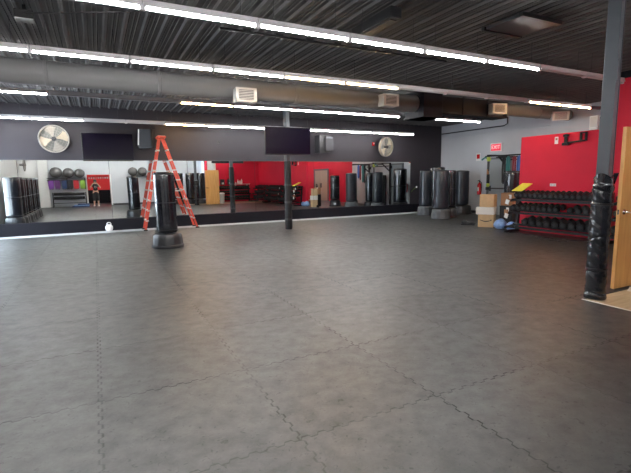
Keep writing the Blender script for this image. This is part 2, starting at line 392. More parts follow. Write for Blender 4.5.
# ------------------------------------------------------------------ ducts and ceiling gear
dt = thing('air_duct', 'long round grey air duct hanging under the ceiling left of the black box', 'duct', (0, 8.8, 3.31))
MB().cyl((XL + .02, 0, 0), (7.34, 0, 0), .205, n=40).build('duct_pipe', m_duct, dt)
for x in (-.6, 1.2, 4.0, 6.6): MB().lathe([(.207, -.03), (.216, -.02), (.216, .02), (.207, .03)], 40, (x, 0, 0), Matrix.Rotation(PI / 2, 3, 'Y')).build('seam_ring', m_duct, dt)
for x in (-2.2, .4, 3.0, 5.6):
    MB().box((x, 0, .27), (.025, .004, .14)).build('hanger_strap', m_dark_metal, dt)
dt2 = thing('air_duct', 'round duct lit brown at the right near the grey wall', 'duct', (10.5, 8.8, 3.36))
MB().cyl((0, 0, 0), (XR - 10.5 - .02, 0, 0), .17, n=36).build('duct_pipe', m_duct, dt2)
MB().lathe([(.172, -.03), (.182, -.02), (.182, .02), (.172, .03)], 36, (1.6, 0, 0), Matrix.Rotation(PI / 2, 3, 'Y')).build('seam_ring', m_duct, dt2)
pb = thing('duct_plenum', 'black square duct box dropping from the ceiling between the two ducts', 'duct box', (7.66, 8.8, 2.948))
MB().box((0, 0, .335), (.62, .7, .66)).build('box', m_duct_dark, pb, bevel=.01)
MB().box((0, 0, .03), (.68, .76, .05)).build('flange', m_duct_dark, pb)
rd = thing('rectangular_duct', 'rectangular duct coloured black for shade between the black box and the brown round duct', 'duct', (7.98, 8.8, 3.08))
MB().box((1.25, 0, .22), (2.48, .5, .44)).build('duct_body', m_duct_dark, rd, bevel=.008)
for x in (.8, 1.7): MB().box((x, 0, .22), (.04, .53, .47)).build('flange', m_duct_dark, rd)
def diffuser(x, y, z, rz, label, w=.42, h=.27, tilt=0):
    t = thing('air_diffuser', label, 'air vent', (x, y, z), rz, 'air vents on the ducts'); t.rotation_euler = (tilt, 0, rz)
    MB().box((0, .11, 0), (w, .24, h)).build('body', m_vent, t, bevel=.006)
    f = MB(); f.box((0, -.016, h / 2 - .02), (w, .02, .04)).box((0, -.016, -h / 2 + .02), (w, .02, .04))
    for s in (-1, 1): f.box((s * (w / 2 - .03), -.016, 0), (.06, .02, h))
    f.build('frame', m_vent, t)
    MB().box((0, -.008, 0), (w - .1, .008, h - .07)).build('grille', m_bulbgrey, t)
    sl = MB()
    for k in range(6): sl.box((0, -.016, -h / 2 + .06 + k * (h - .12) / 5), (w - .11, .012, .012), (.5, 0, 0))
    sl.build('louvre', m_vent, t); return t
diffuser(2.78, 8.38, 3.13, -.06, 'white air vent box on the long grey duct, left of the pole television')
diffuser(6.3, 8.38, 3.27, -.06, 'white air vent box near the right end of the long grey duct')
diffuser(9.85, 8.30, 3.27, -.3, 'pale air vent on the black rectangular duct')
diffuser(12.65, 8.42, 3.24, -.75, 'cream air vent turned sideways on the brown duct by the red partition', .46, .26, .15)
cd_ = MB()
for x in (-2, 0, 2.2, 4, 6, 8, 9.8): cd_.cyl((x, 5.9, 3.55), (x, 5.9, 3.63), .008, n=6)
tag(cd_.tube([(XL + .05, 5.9, 3.56), (0, 5.9, 3.545), (2.2, 5.9, 3.56), (6, 5.9, 3.55), (9.9, 5.9, 3.56)], .016).build('conduit_pipe', m_dark_metal), 'thin dark conduit under the deck between the two nearest light rows', 'conduit')
br = thing('ceiling_rail', 'dark notched ceiling rail under the deck above the second light row', 'rail', (1.9, 6.2, 3.575))
MB().box((1.9, 0, 0), (4.2, .025, .03)).build('bar', m_black, br)
for k in range(8): MB().box((.2 + k * .5, 0, .02), (.12, .04, .045)).build('clip', m_black, br)
bx = thing('conduit_junction', 'small dark junction box on the ceiling at upper left', 'junction box', (-.62, 6.55, 3.5))
MB().box((0, 0, 0), (.2, .2, .1)).build('box', m_black, bx, bevel=.006); MB().cyl((0, 0, .05), (0, 0, .13), .02).build('stem', m_black, bx)
tag(MB().tube([(-.62, 6.44, 3.5), (-.3, 6.3, 3.50), (.6, 6.0, 3.56), (.62, 5.99, 3.62)], .010).build('cable', m_black), 'slack black cable leaving the ceiling junction box', 'cable')
hb = thing('ceiling_heater', 'long dark box fixed under the deck above the front light row', 'heater', (3.5, 5.02, 3.52), 0)
MB().box((0, 0, 0), (.17, .92, .14)).build('body', m_black, hb, bevel=.01); MB().box((0, 0, -.075), (.10, .8, .012)).build('face', m_black, hb)
ht = thing('roof_hatch', 'flat grey square hatch in the ceiling at upper right', 'hatch', (5.52, 4.35, 3.575))
MB().box((0, 0, 0), (.74, .56, .035)).build('cover', m_dark_metal, ht, bevel=.004); MB().box((0, -.31, -.005), (.80, .06, .05)).build('edge_rail', m_black, ht)
MB().box((0, .31, -.005), (.80, .05, .05)).build('edge_rail', m_black, ht)
tag(MB().tube([(XR - .04, 14.38, 3.30), (XR - .04, 11.2, 3.30), (XR - .04, 11.05, 3.36), (XR - .04, 11.05, 3.6)], .022).build('wall_pipe', m_black), 'black pipe along the top of the grey wall turning up to the ceiling', 'pipe')
tag(MB().tube([(XR - .03, 14.38, 3.12), (XR - .03, 9.4, 3.12)], .012).build('wall_conduit', m_greywall), 'thin grey conduit below the black pipe on the grey wall', 'conduit')
pp = thing('branch_pipe', 'black branch pipe near the brown duct beside the padded column', 'pipe', (11.9, 7.4, 3.32))
MB().cyl((-.1, 0, -.02), (1.5, .1, .05), .05).build('pipe', m_dark_metal, pp); MB().cyl((.3, .02, .04), (.3, .02, .3), .012).build('hanger', m_dark_metal, pp)

# ------------------------------------------------------------------ columns
col = thing('steel_column', 'grey square steel column wrapped in black padding at right', 'column', (5.29, 2.95, 0), .25)
MB().box((0, 0, H / 2 - .02), (.13, .13, H - .05)).build('post', m_grey_metal, col, bevel=.006)
MB().box((.074, 0, H / 2 - .02), (.018, .14, H - .05)).build('flange', m_dark_metal, col)
MB().box((-.02, -.069, 2.62), (.08, .008, .24)).build('plate', m_grey_metal, col)
pd = MB(); n = 40; nz = 110; rings = []
for j in range(nz + 1):
    z = 1.46 * j / nz; ring = []
    for k in range(n):
        a = 2 * PI * k / n
        r = .110 + .003 * math.sin(3 * a + z * 4) + .0034 * math.sin(2 * a + z * 6) * math.sin(z * 57 + 3 * math.sin(2 * a)) + .002 * math.sin(z * 23 + 3 * a)
        for zb in (.10, .36, .73, 1.13, 1.30):   # strap grooves
            r -= .007 * math.exp(-((z - zb - .03 * math.sin(a + zb * 5)) / .010) ** 2)
        if z > 1.36: r += .035 * (z - 1.36) / .1 * max(0, math.cos(a - .3)) - .012
        if z < .06: r += .006
        ring.append(pd.bm.verts.new((r * math.cos(a), r * math.sin(a), z + (.03 * math.cos(2 * a) if j == nz else 0))))
    rings.append(ring)
for a, b in zip(rings, rings[1:]):
    for k in range(n): pd.bm.faces.new((a[k], a[(k + 1) % n], b[(k + 1) % n], b[k]))
pd.bm.faces.new(list(reversed(rings[0]))); pd.bm.faces.new(rings[-1])
pad = pd.build('padding', m_vinyl, col, angle=70)
for z in (.36, 1.13):
    MB().lathe([(.108, -.012), (.1155, -.01), (.1155, .01), (.108, .012)], 40, (0, 0, z)).build('strap', m_black, pad)
fl = MB().prism([(.06, -.11, 1.40), (.20, -.10, 1.49), (.10, -.08, 1.33)], (0, .05, .0)).build('flap', m_vinyl, pad)
MB().prism([(.07, -.11, 0.0), (.17, -.08, .0), (.09, -.08, .12)], (0, .05, .0)).build('flap', m_vinyl, pad)

c2 = thing('steel_column', 'dark pole in the middle of the gym carrying a television', 'column', (5.0, 11.55, 0), .2)
MB().box((0, 0, H / 2), (.13, .13, H - .01)).build('post', m_grey_metal, c2, bevel=.005)
MB().lathe([(.09, .0), (.104, .02), (.105, .5), (.095, .55), (.102, .6), (.103, 1.05), (.097, 1.1), (.102, 1.15), (.10, 1.95), (.092, 1.98)], 28).build('padding', m_rubber, c2)
for z in (.3, .8, 1.3): MB().lathe([(.102, -.03), (.107, -.025), (.107, .025), (.102, .03)], 28, (0, 0, z)).build('strap', m_base, c2)
def tv(loc, rz, w, h, label, arm, tilt=0):
    t = thing('television', label, 'television', loc, rz, None); t.rotation_euler = (tilt, 0, rz)
    MB().box((0, .03, 0), (w, .05, h)).build('body', m_black, t, bevel=.008)
    MB().box((0, .003, .008), (w - .03, .006, h - .045)).build('screen', m_screen, t)
    MB().box((0, .09, 0), (w * .5, .06, h * .5)).build('back_box', m_black, t)
    MB().box((0, .12 + arm / 2, 0), (.12, arm, .22)).build('wall_bracket', m_blackmetal, t); return t
tv((4.93, 11.27, 2.53), -.06, 1.36, .77, 'black flat television hung on the dark pole', .06)
tv((.42, W - .23, 2.49), .0, 1.38, .80, 'wide black television on the charcoal wall beside the left fan', .10, -.06)

# ------------------------------------------------------------------ wall fans
def fan(loc, label, ry=0., rz=0.):
    t = thing('wall_fan', label, 'fan', loc, 0, 'round wall fans above the mirrors'); t.rotation_euler = (.08, 0, rz)
    MB().ring((0, -.12, 0), .37, .014).ring((0, .0, 0), .37, .012).build('guard_ring', m_fanwire, t)
    MB().lathe([(.355, -.06), (.37, -.06), (.37, .06), (.355, .06), (.355, -.06)], 48, (0, -.06, 0), Matrix.Rotation(PI / 2, 3, 'X'), cap=False).build('shroud', m_cream, t)
    g = MB()
    for r in (.10, .17, .24, .31): g.ring((0, -.13 - .02 * (1 - r / .4), 0), r, .0025, n=32, k=5)
    for k in range(16):
        a = PI * k / 8; g.cyl((.06 * math.cos(a), -.15, .06 * math.sin(a)), (.37 * math.cos(a), -.12, .37 * math.sin(a)), .0022, n=5)
    g.build('wire_guard', m_fanwire, t)
    MB().lathe([(.03, -.03), (.06, -.02), (.06, .1), (.05, .13)], 24, (0, -.13, 0), Matrix.Rotation(-PI / 2, 3, 'X')).build('motor_hub', m_bulbgrey, t)
    MB().lathe([(.02, -.012), (.024, .0), (.02, .01)], 16, (0, -.165, 0), Matrix.Rotation(-PI / 2, 3, 'X')).build('badge', m_black, t)
    for k in range(4):
        a = PI / 2 * k + .35 + ry; b = MB(); pts = []
        for (r, da) in ((.06, -.2), (.2, -.42), (.33, -.55), (.35, -.2), (.35, .2), (.32, .42), (.2, .3), (.06, .25)):
            pts.append((r * math.cos(a + da), -.07 - .05 * math.sin(da), r * math.sin(a + da)))
        b.prism(pts, (0, .006, 0)).build('blade', m_fanblade if k % 2 else m_cream, t)
    MB().lathe([(.05, -.004), (.354, -.004), (.354, .004), (.05, .004)], 48, (0, -.02, 0), Matrix.Rotation(PI / 2, 3, 'X')).build('rear_plate', m_fanback, t)
    MB().box((0, .06, 0), (.12, .14, .16)).build('wall_bracket', m_dark_metal, t)
    MB().box((0, -.01, 0), (.03, .03, .72)).box((0, -.01, 0), (.72, .03, .03)).build('brace', m_dark_metal, t)
    return t
fan((-.94, W - .14, 2.69), 'round cream wall fan above the mirror at left beside a television')
fan((10.47, W - .14, 2.69), 'round cream wall fan above the mirror at right near the corner', .5, .25)
f3 = MB(); t = thing('wall_fan', 'small pale fan on the left wall, seen only in the mirror', 'fan', (XL + .16, 6.2, 2.25), PI / 2)
MB().ring((0, -.08, 0), .27, .02).build('guard_ring', m_fanwire, t); MB().lathe([(.05, -.05), (.06, .0), (.05, .2)], 16, (0, -.1, 0), Matrix.Rotation(-PI / 2, 3, 'X')).build('motor_hub', m_alu, t)
for k in range(4): MB().box((.15 * math.cos(k * PI / 2 + .4), -.06, .15 * math.sin(k * PI / 2 + .4)), (.22, .01, .12), (0, -k * PI / 2 - .4, 0)).build('blade', m_cream, t)

# ------------------------------------------------------------------ wall speakers
s1 = thing('wall_speaker', 'black speaker cabinet with a silver edge on the wall beside the ladder top', 'speaker', (1.50, W - .3, 2.74), -.5)
MB().box((0, 0, 0), (.42, .26, .58)).build('cabinet', m_black, s1, bevel=.01); MB().box((0, -.14, 0), (.36, .02, .52)).build('grille', m_rubber, s1)
MB().box((-.19, -.155, .04), (.035, .02, .46), (0, .08, 0)).build('silver_edge', m_alu, s1); MB().box((.1, .17, 0), (.1, .1, .3)).build('wall_bracket', m_blackmetal, s1)
s2 = thing('wall_speaker', 'dark speaker with grey face on the wall right of the pole television', 'speaker', (7.55, W - .32, 2.70), .35)
MB().prism([(-.28, -.10, -.32), (.16, -.22, -.28), (.22, -.22, .30), (-.28, -.10, .33)], (0.04, .28, 0)).build('cabinet', m_black, s2, bevel=.01)
MB().box((.10, -.235, .03), (.36, .02, .50), (0, 0, -.2)).build('grille', m_bulbgrey, s2); MB().box((.08, -.245, .24), (.30, .02, .05), (0, 0, -.2)).build('top_vent', m_grey_metal, s2)
MB().box((0, .20, 0), (.12, .12, .3)).build('wall_bracket', m_blackmetal, s2)
a1 = thing('fire_alarm', 'tiny red alarm box on the charcoal wall left of the right fan', 'alarm', (10.0, W - .024, 2.80))
MB().box((0, 0, 0), (.10, .05, .13)).build('box', m_redplastic, a1, bevel=.01); MB().box((0, -.03, .02), (.05, .012, .04)).build('lens', m_white, a1)
a2 = thing('wall_hook', 'small dark hook on the charcoal wall above the mirror', 'hook', (3.76, W - .02, 2.72))
MB().box((0, 0, 0), (.07, .03, .07)).build('plate', m_black, a2); MB().tube([(0, -.01, 0), (0, -.06, -.01), (0, -.07, .03)], .01).build('peg', m_black, a2)

# ------------------------------------------------------------------ stepladder
ld = thing('stepladder', 'tall orange stepladder standing open by the mirror', 'ladder', (1.99, 13.80, 0))
top = Vector((-.14, 0, 2.76)); yb, yt = .26, .16
fx0, fx1 = -.76, .76
for side, fx in (('front', fx0), ('rear', fx1)):
    for s in (-1, 1):
        MB().bar((fx, s * yb, .02), (top.x + (-.045 if fx < 0 else .045), s * yt, top.z - .02), .03, .054, up=(1, 0, .4)).build('rail', m_orange, ld, bevel=.004)
        MB().box((fx, s * yb, .02), (.11, .05, .04)).build('foot', m_black, ld)
def at_t(fx, tt): return fx + (top.x + (-.045 if fx < 0 else .045) - fx) * tt, yb + (yt - yb) * tt, .02 + (top.z - .04) * tt
for k in range(1, 9):
    x, y, z = at_t(fx0, k / 9.2); MB().box((x, 0, z), (.075, 2 * y, .022)).build('step', m_alu, ld)
    for s in (-1, 1): MB().box((x, s * y, z - .02), (.085, .045, .04)).build('step_bracket', m_alu, ld)
for k in range(1, 9):
    x, y, z = at_t(fx1, k / 9.2); MB().box((x, 0, z), (.03, 2 * y, .04)).build('rear_brace', m_alu, ld)
    for s in (-1, 1): MB().box((x, s * y, z), (.06, .045, .035)).build('brace_bracket', m_alu, ld)
MB().box((top.x, 0, top.z), (.24, .44, .06)).build('top_cap', m_orange, ld, bevel=.008)
MB().box((top.x, 0, top.z + .034), (.20, .40, .008)).build('cap_tray', m_alu, ld)
for s in (-1, 1):
    a = at_t(fx0, .42); b = at_t(fx1, .42); MB().bar((a[0], s * a[1], a[2]), (b[0], s * b[1], b[2]), .006, .022).build('spreader_bar', m_alu, ld)

# ------------------------------------------------------------------ free-standing bags
def bag(loc, label, group, r=.225, z0=.34, z1=1.66, rb=.335, basem=None, rz=0., vm=None, tilt=0., seam=True):
    t = thing('punching_bag', label, 'punching bag', loc, rz, group)
    bm_ = basem or m_base
    MB().lathe([(rb * .95, 0), (rb, .015), (rb, .055), (rb * .95, .07), (rb * .915, .20), (rb * .87, z0 - .05), (rb * .78, z0 - .02), (.1, z0 - .015)], 48, flute=(3, 5, 4, .965)).build('base', bm_, t)
    h = z1 - z0; pr = [(r * .90, 0), (r * .985, .025), (r, .07)]
    for k in range(1, 9): pr.append((r * (1 + .012 * math.sin(k * 2.1)), .07 + (h - .14) * k / 9))
    pr += [(r, h - .06), (r * .97, h - .025), (r * .86, h - .005), (r * .5, h)]
    b = MB().lathe(pr, 48).build('bag', vm or m_vinyl, t, (0, 0, z0)); b.rotation_euler = (0, tilt, 0)
    MB().cyl((0, 0, z0 - .02), (0, 0, z0 + .03), .13, n=24).build('neck', m_black, t)
    if seam:
        for zz in (h * .5, h - .05, .06): MB().lathe([(r * 1.004, -.008), (r * 1.016, -.006), (r * 1.016, .006), (r * 1.004, .008)], 48, (0, 0, zz)).build('seam_band', m_black, b)
    return t
bag((1.36, 9.98, 0), 'black punching bag standing alone on the mats in front of the ladder', None, .222, .33, 1.665, .345, tilt=-.012)
G = 'punching bags clustered in the far right corner'
bag((11.35, 12.85, 0), 'black punching bag on a grey base nearest the mirror in the corner cluster', G, .23, .36, 1.72, .32, m_base2, vm=m_vinyl2)
bag((10.82, 11.45, 0), 'foremost black punching bag of the corner cluster on grey fluted base', G, .26, .36, 1.70, .34, m_base2, vm=m_vinyl2)
bag((12.9, 12.5, 0), 'black punching bag beside the grey wall and fire extinguisher', G, .26, .36, 1.70, .40, m_base, vm=m_vinyl2)
bag((12.3, 13.25, 0), 'tallest black punching bag standing behind the foremost one in the corner', G, .30, .36, 1.86, .36, m_base)
bag((11.62, 11.85, 0), 'dark punching bag half hidden right of the foremost one in the corner', G, .22, .36, 1.70, .31, m_base)
bag((11.35, 8.95, 0), 'dark punching bag standing behind the left end of the dumbbell rack', None, .25, .34, 1.62, .31)
bag((12.3, 9.2, 0), 'dark punching bag in the mirror beside the wall rig', None, .23, .34, 1.66, .30)
BN = ['nearest the window', 'second from the window', 'third from the window', 'fourth from the window', 'in the middle', 'fourth from the right', 'third from the right', 'second from the right', 'at the right end']
GL = 'punching bags along the left wall, seen in the mirror'
for k in range(9):
    o = bag((-2.47 + .02 * (k % 2), 11.64 - .64 * k, 0), 'black punching bag %s in the mirrored left wall row' % BN[k], GL,
            .24, .34, 1.66, .31) if k == 0 else dup(o, (-2.47 + .02 * (k % 2), 11.64 - .64 * k, 0), None, 'black punching bag %s in the mirrored left wall row' % BN[k])
GB = 'tall punching bags by the back wall, seen in the mirror'
for k, (x, y) in enumerate(((3.95, 1.1), (4.65, 1.0), (5.32, 1.2), (6.0, 1.0))):
    lab = 'tall mirrored black bag left of the wooden door, ' + ['furthest left, partly behind the ladder', 'second from the left', 'third from the left', 'next to the door'][k]
    o = bag((x, y, 0), lab, GB, .28, .3, 1.93, .31, seam=False) if k == 0 else dup(o, (x, y, 0), None, lab)

# white jug by the kickboard
jg = thing('kettlebell', 'small white round kettlebell on the floor against the black kickboard', 'kettlebell', (.27, 14.15, 0))
MB().lathe([(.05, 0), (.085, .02), (.105, .08), (.10, .14), (.06, .19), (.03, .2)], 28).build('ball', m_white, jg)
MB().tube([(-.05, 0, .17), (-.055, 0, .22), (-.03, 0, .255), (.03, 0, .255), (.055, 0, .22), (.05, 0, .17)], .012).build('handle', m_white, jg)

# ------------------------------------------------------------------ grey wall fittings
ex = thing('fire_extinguisher', 'red fire extinguisher hanging on the grey wall', 'fire extinguisher', (XR - .0965, 12.18, .74), -PI / 2)
MB().lathe([(.06, 0), (.078, .015), (.08, .05), (.08, .36), (.06, .43), (.025, .46), (.022, .50)], 24).build('cylinder', m_redplastic, ex)
MB().box((0, -.081, .22), (.09, .006, .14)).build('label_plate', m_white, ex); MB().cyl((0, 0, .49), (0, 0, .54), .025).build('valve', m_blackmetal, ex)
MB().box((0, -.04, .56), (.03, .13, .02), (.25, 0, 0)).build('handle', m_blackmetal, ex); MB().tube([(.03, 0, .52), (.11, -.02, .48), (.12, -.03, .3), (.10, -.03, .14)], .014).build('hose', m_black, ex)
MB().box((0, .085, .25), (.06, .025, .3)).build('wall_bracket', m_blackmetal, ex)
es = thing('extinguisher_sign', 'small red and white sign above the fire extinguisher', 'sign', (XR - .012, 12.36, 2.22), -PI / 2)
MB().box((0, 0, 0), (.22, .012, .30)).build('plate', m_white, es); MB().box((0, -.008, .02), (.15, .006, .17)).build('red_panel', m_redplastic, es)
xs_ = thing('exit_sign', 'red lit EXIT sign high on the grey wall', 'exit sign', (XR - .03, 11.5, 2.54), -PI / 2)
MB().box((0, 0, 0), (.52, .05, .32)).build('housing', m_white, xs_, bevel=.008); MB().box((0, -.028, 0), (.44, .008, .25)).build('face', m_exit, xs_)
fc = bpy.data.curves.new('exit_letters', 'FONT'); fc.body = 'EXIT'; fc.size = .19; fc.extrude = .003; fc.align_x = 'CENTER'; fc.align_y = 'CENTER'
tmp = bpy.data.objects.new('letters_tmp', fc); COL.objects.link(tmp); bpy.context.view_layer.update(); fme = bpy.data.meshes.new_from_object(tmp); bpy.data.objects.remove(tmp)
fo = bpy.data.objects.new('letters', fme); COL.objects.link(fo); fo.data.materials.clear(); fo.data.materials.append(m_exit_text); fo.parent = xs_; fo.location = (0, -.036, 0); fo.rotation_euler = (PI / 2, 0, 0)
dg = thing('door_1', 'grey metal door in the grey wall under the exit sign', 'door', (XR - .02, 11.32, 0), -PI / 2); dg['kind'] = 'structure'
MB().box((0, 0, 1.05), (.94, .03, 2.1)).build('leaf', m_door_grey, dg)
fr = MB(); fr.box((-.52, -.01, 1.07), (.08, .07, 2.14)).box((.52, -.01, 1.07), (.08, .07, 2.14)).box((0, -.01, 2.13), (1.12, .07, .08)); fr.build('door_frame', m_frame_grey, dg)
MB().box((-.38, -.035, 1.0), (.06, .03, .2)).build('handle_plate', m_dark_metal, dg); MB().box((0, -.04, 1.0), (.7, .03, .05)).build('push_bar', m_dark_metal, dg)
ol = thing('cord', 'short yellow cord on the black wall beside the corner bags', 'cord', (11.95, W - .03, .92)); ol.rotation_euler = (0, 0, 0)
MB().tube([(0, 0, -.08), (.06, -.005, .0), (.16, 0, .05), (.28, -.005, .13)], .007).build('cable', m_greenb, ol); MB().box((.28, 0, .13), (.05, .03, .07)).build('plug', m_white, ol)

d3 = thing('door_3', 'pale door in the red passage wall, seen in the mirror behind the boxes', 'door', (XR - .02, 3.2, 0), -PI / 2); d3['kind'] = 'structure'
for s_ in (-1, 1):
    MB().box((s_ * .46, 0, 1.0), (.90, .03, 2.0)).build('leaf', m_paledoor, d3); MB().box((s_ * .08, -.035, 1.0), (.03, .04, .3)).build('pull_handle', m_dark_metal, d3)
fr = MB(); fr.box((-.97, -.01, 1.03), (.10, .07, 2.06)).box((.97, -.01, 1.03), (.10, .07, 2.06)).box((0, -.01, 2.05), (2.04, .07, .10)); fr.build('door_frame', m_frame_grey, d3)
# ------------------------------------------------------------------ rig with bands
rg = thing('pull_up_rig', 'black steel pull-up rig on the grey wall with coloured bands hanging', 'exercise rig', (13.5, 9.95, 0))
for y in (-.95, .95):
    MB().box((0, y, 1.11), (.07, .07, 2.22)).build('upright', m_blackmetal, rg); MB().box((-.52, y, 2.19), (1.1, .06, .06)).build('top_arm', m_blackmetal, rg)
    MB().bar((-.03, y, 1.78), (-.5, y, 2.17), .045, .045).build('brace', m_blackmetal, rg); MB().box((.06, y, 2.0), (.05, .16, .16)).build('wall_plate', m_blackmetal, rg)
for x, z in ((-1.05, 2.16), (-.5, 2.13), (-.06, 2.05)): MB().cyl((x, -1.05, z), (x, 1.05, z), .022).build('cross_bar', m_blackmetal, rg)
pb_ = MB().prism([(12.66, 10.16, .005), (13.42, 10.72, .005), (13.42, 10.2, .005), (12.95, 9.82, .005)], (0, 0, 1.60)).build('padded_block', m_rubber, bevel=.03)
tag(pb_, 'tall black padded block standing under the pull-up rig', 'block')
def band(y, zt, zb, m, label, w=.045):
    L = zt - zb; q = MB()
    q.tube([(0, -.03, -L), (-.0, -.045, -L * .5), (0, -.035, -.03), (0, 0, .0), (0, .035, -.03), (0, .045, -L * .5), (0, .03, -L), (0, 0, -L - .03), (0, -.03, -L)], w * .5, 6)
    tag(q.build('exercise_band', m, loc=(12.42, y, zt)), label, 'exercise band', 'bands hanging from the pull-up rig')
band(10.19, 2.10, 1.25, m_rubber, 'black exercise band at the left on the pull-up rig', .06)
band(10.02, 2.10, 1.28, m_teal, 'dark teal exercise band on the pull-up rig', .07)
band(9.78, 2.10, 1.40, m_redband, 'dark red exercise band on the pull-up rig', .06)
band(9.60, 2.10, 1.50, m_blueband, 'blue exercise band at the right on the pull-up rig', .08)
ts = thing('suspension_strap', 'yellow and black suspension strap hanging before the grey door', 'strap', (12.50, 10.90, 2.13))
MB().sphere((0, 0, -.06), .075, (1, 1, 1.2)).build('coil', m_green, ts); MB().box((0, 0, -.30), (.04, .05, .36)).build('upper_strap', m_smile, ts)
MB().box((0, .02, -.52), (.05, .06, .2)).build('buckle', m_card2, ts); MB().box((0, .0, -.76), (.06, .08, .32)).build('lower_strap', m_black, ts)
MB().sphere((0, 0, -.98), .065, (1, 1, 1.2)).build('handle_loop', m_green, ts); MB().box((0, .02, -1.1), (.06, .1, .10)).build('grip', m_black, ts)
MB().tube([(0, 0, -.06), (0, .16, .0), (.0, .3, -.08)], .03).build('anchor_tail', m_teal, ts)

# ------------------------------------------------------------------ boxes
def carton(name, loc, d, m, rz, label, mark=None, tape=True):
    t = thing(name, label, 'box', loc, rz, 'cartons stacked near the dumbbell rack')
    MB().box((0, 0, d[2] / 2), d).build('carton', m, t, bevel=.006)
    if tape: MB().box((0, 0, d[2] + .001), (d[0] * 1.002, .05, .003)).build('tape', m_card2 if m is m_card else m_whitecard, t)
    for s in (-1, 1): MB().box((0, s * (d[1] / 2 + .001), d[2] - .02), (.05, .003, .05)).build('tape_end', m_card2 if m is m_card else m_whitecard, t)
    if mark == 'smile':
        pts = []
        for k in range(13):
            a = -.16 + .32 * k / 12; pts.append((-d[0] / 2 - .002, -a, .17 + 1.6 * a * a + .01 * (-a)))
        MB().tube(pts, [.006 + .008 * math.sin(PI * k / 12) for k in range(13)], 6).prism([(-d[0] / 2 - .002, -.17, .225), (-d[0] / 2 - .002, -.125, .225), (-d[0] / 2 - .002, -.16, .185)], (-.003, 0, 0)).build('printed_mark', m_smile, t)
    return t
carton('cardboard_box', (10.16, 8.84, 0), (.36, .42, .36), m_card, .5, 'cardboard box with a curved arrow mark at the bottom of the stack', 'smile')
carton('cardboard_box', (10.14, 8.86, .368), (.38, .50, .21), m_whitecard, .52, 'flat white carton in the middle of the stack of boxes')
carton('cardboard_box', (10.17, 8.83, .586), (.34, .40, .36), m_card, .46, 'plain tan cardboard box at the top of the stack')
cr = thing('crate', 'black crate holding a brown carton behind the stack of boxes', 'crate', (10.55, 8.45, 0), .4)
MB().box((0, 0, .02), (.36, .34, .04)).build('crate_floor', m_black, cr)
for x, y, w, d in ((-.17, 0, .02, .34), (.17, 0, .02, .34), (0, -.16, .36, .02), (0, .16, .36, .02)): MB().box((x, y, .32), (w, d, .60)).build('side_panel', m_black, cr)
MB().box((0, 0, .61), (.38, .36, .02)).build('lid', m_black, cr)
carton('cardboard_box', (10.55, 8.45, .628), (.34, .32, .36), m_card2, .42, 'brown carton on the black crate beside the stack of boxes', None, False)
sp_ = thing('spray_bottle', 'small black bottle on the brown carton', 'bottle', (10.53, 8.45, .995))
MB().lathe([(.04, 0), (.045, .01), (.045, .10), (.02, .13), (.018, .15)], 16).build('bottle', m_black, sp_); MB().box((-.01, 0, .17), (.08, .03, .04)).build('trigger_head', m_black, sp_)
def sack(loc, d, m, label, seed):
    q = MB(); q.sphere((0, 0, d[2] * .48), .5, (d[0], d[1], d[2] * .96), 28, 18); rr = random.Random(seed)
    for v in q.bm.verts:
        k = .05 * math.sin(11 * v.co.x * 2 + seed) + .05 * math.sin(9 * v.co.y * 2 + 1.7 * seed) + rr.uniform(-.015, .015)
        v.co.x *= 1 + k; v.co.y *= 1 - k; v.co.z = max(.002, v.co.z * (1 + k * .8) - .02)
    return tag(q.build('plastic_bag', m, loc=loc, angle=80), label, 'bag', 'blue plastic bags by the rack')
sack((10.02, 8.25, 0), (.34, .36, .30), m_blueplastic, 'light blue plastic bag on the floor before the boxes', 1)
sack((10.0, 7.88, 0), (.28, .26, .26), m_blueplastic, 'blue plastic bag pressed against the foot of the dumbbell rack', 2)
sh = thing('gym_shoe', 'dark shoe left on the floor in front of the boxes', 'shoe', (10.05, 9.45, 0), .6)
MB().box((0, 0, .015), (.13, .40, .03)).build('sole', m_black, sh, bevel=.01)
q = MB().sphere((0, -.04, .045), .5, (.13, .36, .10)); q.sphere((0, .10, .07), .5, (.12, .17, .14)); q.build('upper', m_rubber, sh)

